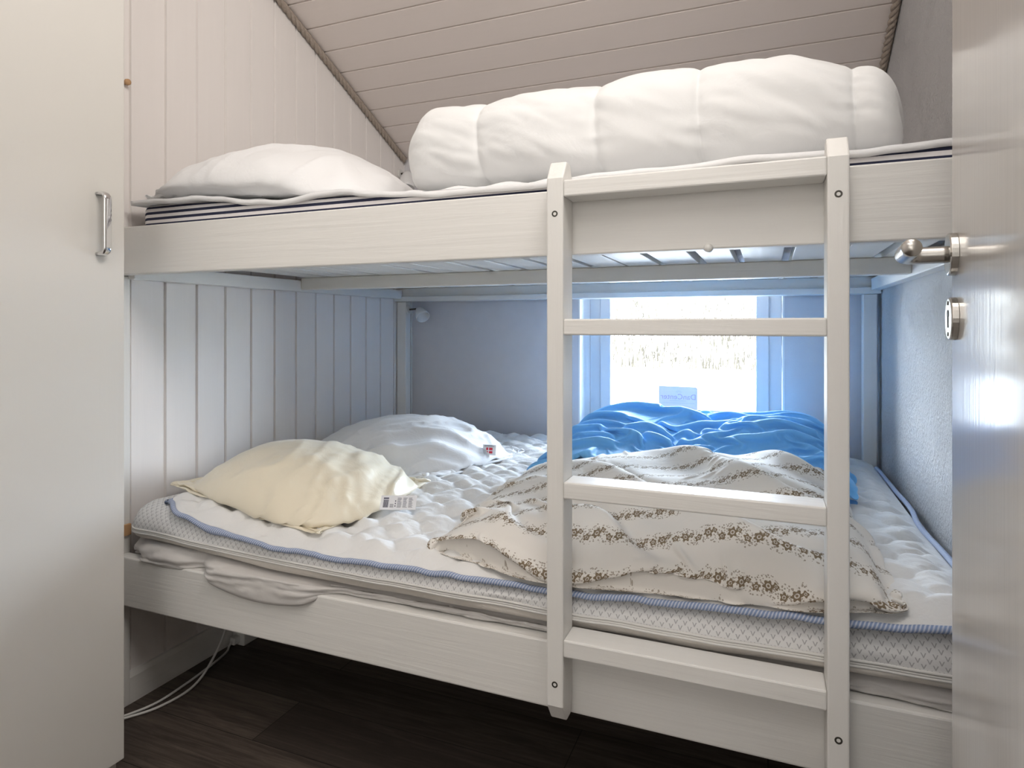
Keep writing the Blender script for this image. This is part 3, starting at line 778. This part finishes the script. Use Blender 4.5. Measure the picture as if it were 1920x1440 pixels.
# floral duvet
def fl_x(u, v):
    l = -.705 + .02*np.sin(v*9) + .06*np.clip(v-.75, 0, 1); r = .190 + .012*np.sin(v*11+1) - .05*np.clip(v-.6, 0, 1)
    return l + (r-l)*u
def fl_y(u, v):
    fr = 1.216 + .055*(1-sstep(0, .30, u)) + .006*np.sin(u*14) + .02*sstep(.93, 1, u); bk = 1.97 + .03*np.sin(u*8)
    return fr + (bk-fr)*v
def fl_fill(x, y):
    u = np.clip((x+.705)/.895, 0, 1); v = np.clip((y-1.21)/.75, 0, 1)
    dome = (1-np.abs(2*u-1)**7)*np.clip(1-np.abs(2*v-1)**6, 0, 1)
    dome = np.clip(dome, 0, 1)**.55*(.62+.38*sstep(0, .35, u))
    lump = 1 + .22*fbm(x*3.6+2, y*4.2, 2, 41)
    def fold(x0, y0, x1, y1, wv, hv):
        dx, dy = x1-x0, y1-y0; L = math.hypot(dx, dy); tt = np.clip(((x-x0)*dx+(y-y0)*dy)/L/L, 0, 1)
        d = ((x-x0)*dy-(y-y0)*dx)/L + .02*np.sin(tt*7); e = np.hypot(x-x0-tt*dx, y-y0-tt*dy)
        return hv*(np.exp(-((d-wv*.6)/wv)**2) - 1.1*np.exp(-((d+wv*.45)/(wv*.55))**2))*np.exp(-np.maximum(e-np.abs(d), 0)**2/.004)*np.sin(math.pi*np.clip(tt*.9+.05, 0, 1))**.5
    crease = fold(-.58, 1.80, -.02, 1.30, .045, .030) + fold(-.30, 1.90, .16, 1.45, .040, .028) + fold(-.62, 1.62, -.30, 1.40, .035, .022) + fold(-.10, 1.95, .20, 1.72, .035, .025) + fold(-.66, 1.42, -.40, 1.22, .03, .016) + fold(-.25, 1.42, .12, 1.24, .04, .022) + fold(-.42, 1.36, -.12, 1.21, .035, .020)
    return zpad(x, y)+.008 + (.118*lump*dome+crease*np.sqrt(dome))
def fl_base(x, y): return zpad(x, y)+.010
def fl_wav(u, v, X, Y):
    a = vnoise(u*2.1, v*1.7, 51)*2.6
    return .018*np.abs(np.sin(v*13 + a + u*4)) + .018*np.abs(np.sin(u*9 - v*4 + 2*vnoise(u*3, v*3, 52)))
fl, Pf = drape('floral_duvet', fl_x, fl_y, fl_fill, fl_base, 150, 125, 1.10, .98, FLORAL, 61, fl_wav, 90, 'cream duvet with rows of small brown flowers, heaped behind the ladder', slackn=.05, uvoff=(0, .012))

# blue duvet
def bl_x(u, v):
    l = -.690 + .02*np.sin(v*7); r = .195 + .04*v + .008*np.sin(v*9); return l + (r-l)*u
def bl_y(u, v):
    fr = 1.90 + .02*np.sin(u*9); bk = 2.585 + .01*np.sin(u*11); return fr + (bk-fr)*v
def bl_fill(x, y):
    u = np.clip((x+.690)/.915, 0, 1); v = np.clip((y-1.87)/.71, 0, 1)
    dome = np.clip((1-np.abs(2*u-1)**6)*(1-np.abs(2*v-1)**7), 0, 1)**.55
    rise = .095 + .075*sstep(.1, .75, v)
    return zpad(x, y)+.008 + rise*(1+.16*fbm(x*4+7, y*5, 2, 43))*dome
def bl_wav(u, v, X, Y):
    return .022*np.abs(np.sin(v*30 + 3.2*vnoise(u*3, v*2.5, 71) + 2*u)) + .009*np.abs(np.sin(u*26+v*10+3*vnoise(u*4, v*4, 72))) + .009*np.abs(np.sin(v*62+4*vnoise(u*4, v*3, 73)-5*u))
bl, Pb = drape('blue_duvet', bl_x, bl_y, bl_fill, fl_base, 170, 135, 1.16, 1.12, BLUE, 62, bl_wav, 60, 'crumpled bright blue duvet in front of the window on the lower bunk', slackn=.06, g=-2.5)
print('DUV', Pf.min(0), Pf.max(0), Pb.min(0), Pb.max(0))

# rolled duvet on the upper bunk
def rolled():
    nu, nn = 300, 90; seams = [-.61, -.351, -.112, .146]; x0, x1 = -.845, .25
    xs = np.linspace(0, 1, nu); xs = x0 + (x1-x0)*(.5-.5*np.cos(math.pi*(xs*.94+.03)))/(.5-.5*np.cos(math.pi*.97))
    xs = np.clip(x0 + (xs-xs[0])/(xs[-1]-xs[0])*(x1-x0), x0, x1)
    vs = []; uv = []
    for i, x in enumerate(xs):
        e0 = (x-x0); e1 = (x1-x)
        el = min(1, e0/.11); er = min(1, e1/.07)
        s_l = math.sqrt(max(0, 1-(1-el)**2.4)); s_r = math.sqrt(max(0, 1-(1-er)**2.2))
        s_ = min(s_l, 1)*(.30+.70*s_r)
        hgt = float(np.interp(x, [-.86, -.78, -.61, -.351, -.112, .05, .146, .262], [.20, .225, .238, .248, .250, .236, .205, .165]))
        pin = 0
        for k in seams: pin += .60*math.exp(-abs(x-k-.012*math.sin(3*x+k*9))/.011) + .40*math.exp(-((x-k)/.055)**2)
        pin = min(pin, 1)
        # belly between seams
        for k in range(nn):
            th = 2*math.pi*k/nn; c_, sn = math.cos(th), math.sin(th)
            ex = 2.7
            rr = (abs(c_)**ex+abs(sn)**ex)**(-1/ex)
            hw = .20; hh = hgt/2
            top = max(0, sn); front = max(0, -c_)
            pinch = 1 - pin*(.09+.05*top)
            wr = .005*float(fbm(x*7+sn*2, c_*3+x*3, 3, 81)) + .004*abs(float(vnoise(x*16+sn*3, th*3-x*5, 82))) + .006*pin*float(vnoise(th*9, x*4, 85))
            yy = 1.515 + rr*c_*(hw+wr)*(.25+.75*s_)*(1-pin*.11)
            zz = rr*sn*(hh+wr)*s_*pinch
            zb_ = float(zmt(x))+.018
            z = zb_ + hh*(.35+.65*s_) + zz
            z = max(z, zb_ + .004*(1-sn))
            vs.append((x + .012*float(fbm(th*1.5, x*3, 2, 83))*(1-s_)+ .010*math.sin(th*1.3+1), yy, z)); uv.append((x, th*.2))
    fs = gridfaces(nu, nn, closed_v=True) + [tuple(range(nn)), tuple((nu-1)*nn+k for k in range(nn))]
    return vs, fs, uv
v, f, uv = rolled()
o = mkobj('rolled_duvet', v, f, COTTON2, None, smooth=True, uv=uv, sub=1)
setp(o, 'thick white duvet folded into a long roll on the upper bunk', 'duvet')

# ------------------------------------------------------------------ ropes in the ceiling corners
def rope(p0, p1, r, label):
    p0, p1 = Vector(p0), Vector(p1); d = p1-p0; L = d.length; t_ = d.normalized(); u = t_.orthogonal().normalized(); w = t_.cross(u)
    mb = MB(); n = int(L/.012)
    for k in range(3):
        pts = []
        for i in range(n+1):
            s_ = L*i/n; a = 2*math.pi*(s_/.085) + k*2*math.pi/3
            pts.append(p0 + t_*s_ + (u*math.cos(a)+w*math.sin(a))*r*.52)
        mb.tube(pts, r*.54, 8)
    o = build('rope', mb, ROPE, None, smooth=True); setp(o, label, 'rope', 'ropes along the ceiling corners'); return o
rope((XL+.014, .0, ceil_z(0)-.016), (XL+.014, 2.68, ceil_z(2.68)-.016), .0135, 'twisted tan rope where the boarded left wall meets the ceiling')
rope((XR-.014, .25, ceil_z(.25)-.016), (XR-.014, 2.68, ceil_z(2.68)-.016), .0135, 'twisted tan rope where the right wall meets the ceiling')

# ------------------------------------------------------------------ wall lamps
def wall_lamp(base, stem_dir, pivot, sdir, size, label):
    t_ = thing('wall_lamp', label, 'lamp', base, 'small white reading lamps')
    b = Vector(base); sd = Vector(stem_dir).normalized(); p = Vector(pivot)
    build('mounting_plate', MB().lathe([(0, .022), (.008, .022), (.010, .018)], b, sd, 24), PLASTIC, t_, bevel=.001)
    build('stem', MB().tube([b+sd*.008, p], .0042, 12), BRASS, t_, smooth=True)
    a = Vector(sdir).normalized(); k = size
    prof = [(-.006*k, .002*k), (-.003*k, .013*k), (.010*k, .021*k), (.030*k, .030*k), (.055*k, .036*k), (.072*k, .0375*k), (.076*k, .0355*k), (.072*k, .033*k), (.04*k, .027*k), (.02*k, .018*k)]
    build('lamp_shade', MB().lathe(prof, p, a, 32), LAMPGLASS, t_, smooth=True)
    return t_
wall_lamp((-1.6115, 2.64, 1.137), (1, 0, 0), (-1.548, 2.632, 1.141), (.62, -.42, -.62), .88, 'small white bell-shaped reading lamp on the rear bed post under the upper bunk')
wall_lamp((-1.6675, 2.655, 1.80), (1, 0, 0), (-1.613, 2.640, 1.800), (.05, -.25, -.96), 1.08, 'grey-white reading lamp peeking over the upper bunk at the foot of the rope')

# ------------------------------------------------------------------ small things
o = build('wooden_peg', MB().lathe([(0, .006), (.008, .006), (.010, .009), (.016, .008), (.017, .002)], (XL, 1.232, CAM_Z+(612-154)/1185/.70*1.235), (1, 0, 0), 16), WOODRAW, None, smooth=True)
setp(o, 'small bare wooden peg on the boarded wall beside the wardrobe', 'peg')
o = build('wooden_block', MB().box(-1.6515, -1.643, 1.206, 1.234, CAM_Z-.3325/.699*1.21-.004, CAM_Z-.3165/.699*1.21), WOODRAW, None, bevel=.002)
setp(o, 'small bare pine block at the left end of the lower rail', 'block')

# power strip and its cables on the floor
ps = thing('power_strip', 'white power strip on the floor against the skirting under the bed', 'power strip', (-1.628, 1.70, 0))
build('strip_body', MB().box(-1.652, -1.602, 1.60, 1.86, 0, .046), PLASTIC, ps, bevel=.004)
build('cable_plug', MB().box(-1.640, -1.618, 1.575, 1.602, .010, .034), PLASTIC, ps, bevel=.004)
def cable(pts, r, label):
    P = [Vector(p) for p in pts]; out = []
    for i in range(len(P)-1):
        a = P[max(i-1, 0)]; b = P[i]; c_ = P[i+1]; d_ = P[min(i+2, len(P)-1)]
        for k in range(10):
            s_ = k/10
            out.append(.5*((2*b)+(c_-a)*s_+(2*a-5*b+4*c_-d_)*s_*s_+(3*b-a-3*c_+d_)*s_**3))
    out.append(P[-1])
    o = build('power_cable', MB().tube(out, r, 8), PLASTIC, None, smooth=True); setp(o, label, 'cable', 'power cables under the bed'); return o
cable([(-1.645, 1.04, .005), (-1.61, 1.16, .005), (-1.56, 1.25, .005), (-1.55, 1.36, .010), (-1.575, 1.46, .05), (-1.60, 1.53, .11), (-1.625, 1.58, .18), (-1.645, 1.62, .26)], .0036, 'white power cable curving up from the floor towards the lower bunk')
cable([(-1.655, 1.04, .005), (-1.63, 1.14, .005), (-1.585, 1.25, .005), (-1.585, 1.35, .005), (-1.60, 1.46, .005), (-1.618, 1.54, .005), (-1.63, 1.565, .012), (-1.63, 1.576, .022)], .0036, 'white power cable lying on the floor into the power strip')

# window sticker seen from behind
def at(px, py, Y):
    a = (px-960)/1185; b = (612-py)/1185; dx = -.3754+.9268*a; dy = .9268+.3754*a
    return Vector((dx/dy*Y, Y, CAM_Z+b/dy*Y))
cA = at(1235, 723, 2.88); cB = at(1308, 774, 2.88)
st = thing('window_sign', 'small pale sign with mirrored lettering standing at the window pane', 'sign', ((cA.x+cB.x)/2, 2.88, gz0))
zt_, zb_ = cA.z, gz0
SIGN = NT('pale_sign_card'); _d = SIGN.node('ShaderNodeBsdfDiffuse'); _d.inputs[0].default_value = (.62, .61, .67, 1); _tl = SIGN.node('ShaderNodeBsdfTranslucent'); _tl.inputs[0].default_value = (.50, .49, .54, 1)
_a = SIGN.node('ShaderNodeMixShader'); _a.inputs[0].default_value = .25; SIGN.link(_d.outputs[0], _a.inputs[1]); SIGN.link(_tl.outputs[0], _a.inputs[2]); SIGN.link(_a.outputs[0], SIGN.n['Material Output'].inputs[0]); SIGN = SIGN.m; SIGNI = plain('lilac_sign_ink', (.36, .30, .46), .6); SIGNG = plain('grey_sign_ink', (.46, .48, .56), .6)
mb = MB().prism([(cA.x, zb_), (cB.x, zb_), (cB.x, zt_-.008), (cB.x-.008, zt_-.001), (cA.x, zt_)], 1, 2.8795, 2.8815)
build('sign_card', mb, SIGN, st)
def text_mesh(name, s_, w, cx, cz, y, m, parent, mirror=True):
    cu = bpy.data.curves.new(name, 'FONT'); cu.body = s_; cu.extrude = .0; cu.resolution_u = 3
    ob = bpy.data.objects.new(name, cu); COL.objects.link(ob)
    dg = bpy.context.evaluated_depsgraph_get(); me = bpy.data.meshes.new_from_object(ob.evaluated_get(dg))
    v = np.array([p.co[:] for p in me.vertices]); f = [tuple(p.vertices) for p in me.polygons]
    bpy.data.objects.remove(ob); bpy.data.meshes.remove(me)
    mn, mx = v.min(0), v.max(0); k = w/(mx[0]-mn[0]); x = (v[:, 0]-(mn[0]+mx[0])/2)*k*(-1 if mirror else 1); z = (v[:, 1]-(mn[1]+mx[1])/2)*k
    return mkobj(name, np.stack([cx+x, np.full_like(x, y), cz+z], 1), f, m, parent)
cx = (cA.x+cB.x)/2; sw = cB.x-cA.x
text_mesh('sign_lettering', 'DanCenter', sw*.90, cx, zt_-.046, 2.8790, SIGNI, st)
mb = MB()
for k in range(7):
    a = R(25+130*k/6); p = Vector((cx+.004, 2.8790, zt_-.031)); d = Vector((math.cos(a), 0, math.sin(a))); w = Vector((-d.z, 0, d.x))*.0008
    mb.add([p+d*.006-w, p+d*.006+w, p+d*.016+w, p+d*.016-w], [(0, 1, 2, 3)])
build('sun_emblem', mb, SIGNG, st)
mb = MB()
for zz, wd_, hh in ((zt_-.066, .42, .0035), (zt_-.076, .86, .003)):
    x = cx-sw*wd_/2
    while x < cx+sw*wd_/2:
        l = .002+.003*random.Random(int(x*1e5)).random(); mb.add([(x, 2.879, zz), (x+l, 2.879, zz), (x+l, 2.879, zz+hh), (x, 2.879, zz+hh)], [(0, 1, 2, 3)]); x += l+.0012
build('small_print', mb, SIGNG, st)

# care tag lying at the right corner of the cream pillow, flag tag on the white one

def project(P):
    d = np.asarray(P)-np.array([0, 0, CAM_Z]); fw = -.3754*d[:, 0]+.9268*d[:, 1]; rt = .9268*d[:, 0]+.3754*d[:, 1]
    return 960+1185*rt/fw, 612-1185*d[:, 2]/fw, fw
CREAMTAG = (-.905, 1.435, float(zpad(-.905, 1.435))+.040)
cl, nn = tag_quad('care_label', CREAMTAG, (.93, .37, .0), (-.25, .62, .75), .094, .040, TAGW, py_)
ux = Vector((.93, .37, 0)).normalized(); uy = Vector((-.25, .62, .75)); uy = (uy-ux*uy.dot(ux)).normalized()
mb = MB(); c0 = Vector(CREAMTAG) + nn*.0009
def bar(x0, x1, y0, y1): mb.add([c0+ux*a+uy*b for a, b in ((x0, y0), (x1, y0), (x1, y1), (x0, y1))], [(0, 1, 2, 3)])
rr_ = random.Random(5)
for k in range(11): bar(-.040+k*.0013, -.0394+k*.0013+.0004*(k % 3), -.014, .008)
bar(-.040, -.026, .010, .014)
for k in range(5): bar(-.022, -.012, -.014+.0022*k, -.0132+.0022*k)
for k in range(3): bar(-.009, -.0065, -.012+.007*k, -.008+.007*k)
for col_ in range(3):
    for k in range(10): bar(-.003+.015*col_, -.003+.015*col_+.008+.004*rr_.random(), -.014+.0029*k, -.0129+.0029*k)
build('label_print', mb, INK, cl)
px_, py2, fw = project(Pw); ok = np.arange(len(Pw))[(px_-924)**2+(py2-832)**2 < 14**2] if True else None
if len(ok) == 0: ok = np.array([np.argmin((px_-924)**2+(py2-832)**2)])
i = ok[np.argmin(fw[ok])]; p0 = Vector(Pw[i]); tocam = (Vector((0, 0, CAM_Z))-p0).normalized()
ux = Vector((.93, .37, -.05)).normalized(); uy = (Vector((0, .35, 1))-ux*Vector((0, .35, 1)).dot(ux)).normalized()
ft, nn = tag_quad('flag_tag', p0+tocam*.006, ux, uy, .046, .036, TAGW, pw)
mb = MB(); c0 = p0+tocam*.006+nn*.0009
bar(-.011, -.004, -.001, .008); bar(-.001, .011, -.001, .008); bar(-.011, -.004, -.012, -.004); bar(-.001, .011, -.012, -.004)
build('flag_emblem', mb, RED, ft)
mb = MB()
for k in range(2): bar(-.018+.0*k, .016-.006*k, .0115+.0028*k, .0128+.0028*k)
build('tag_print', mb, INK, ft)
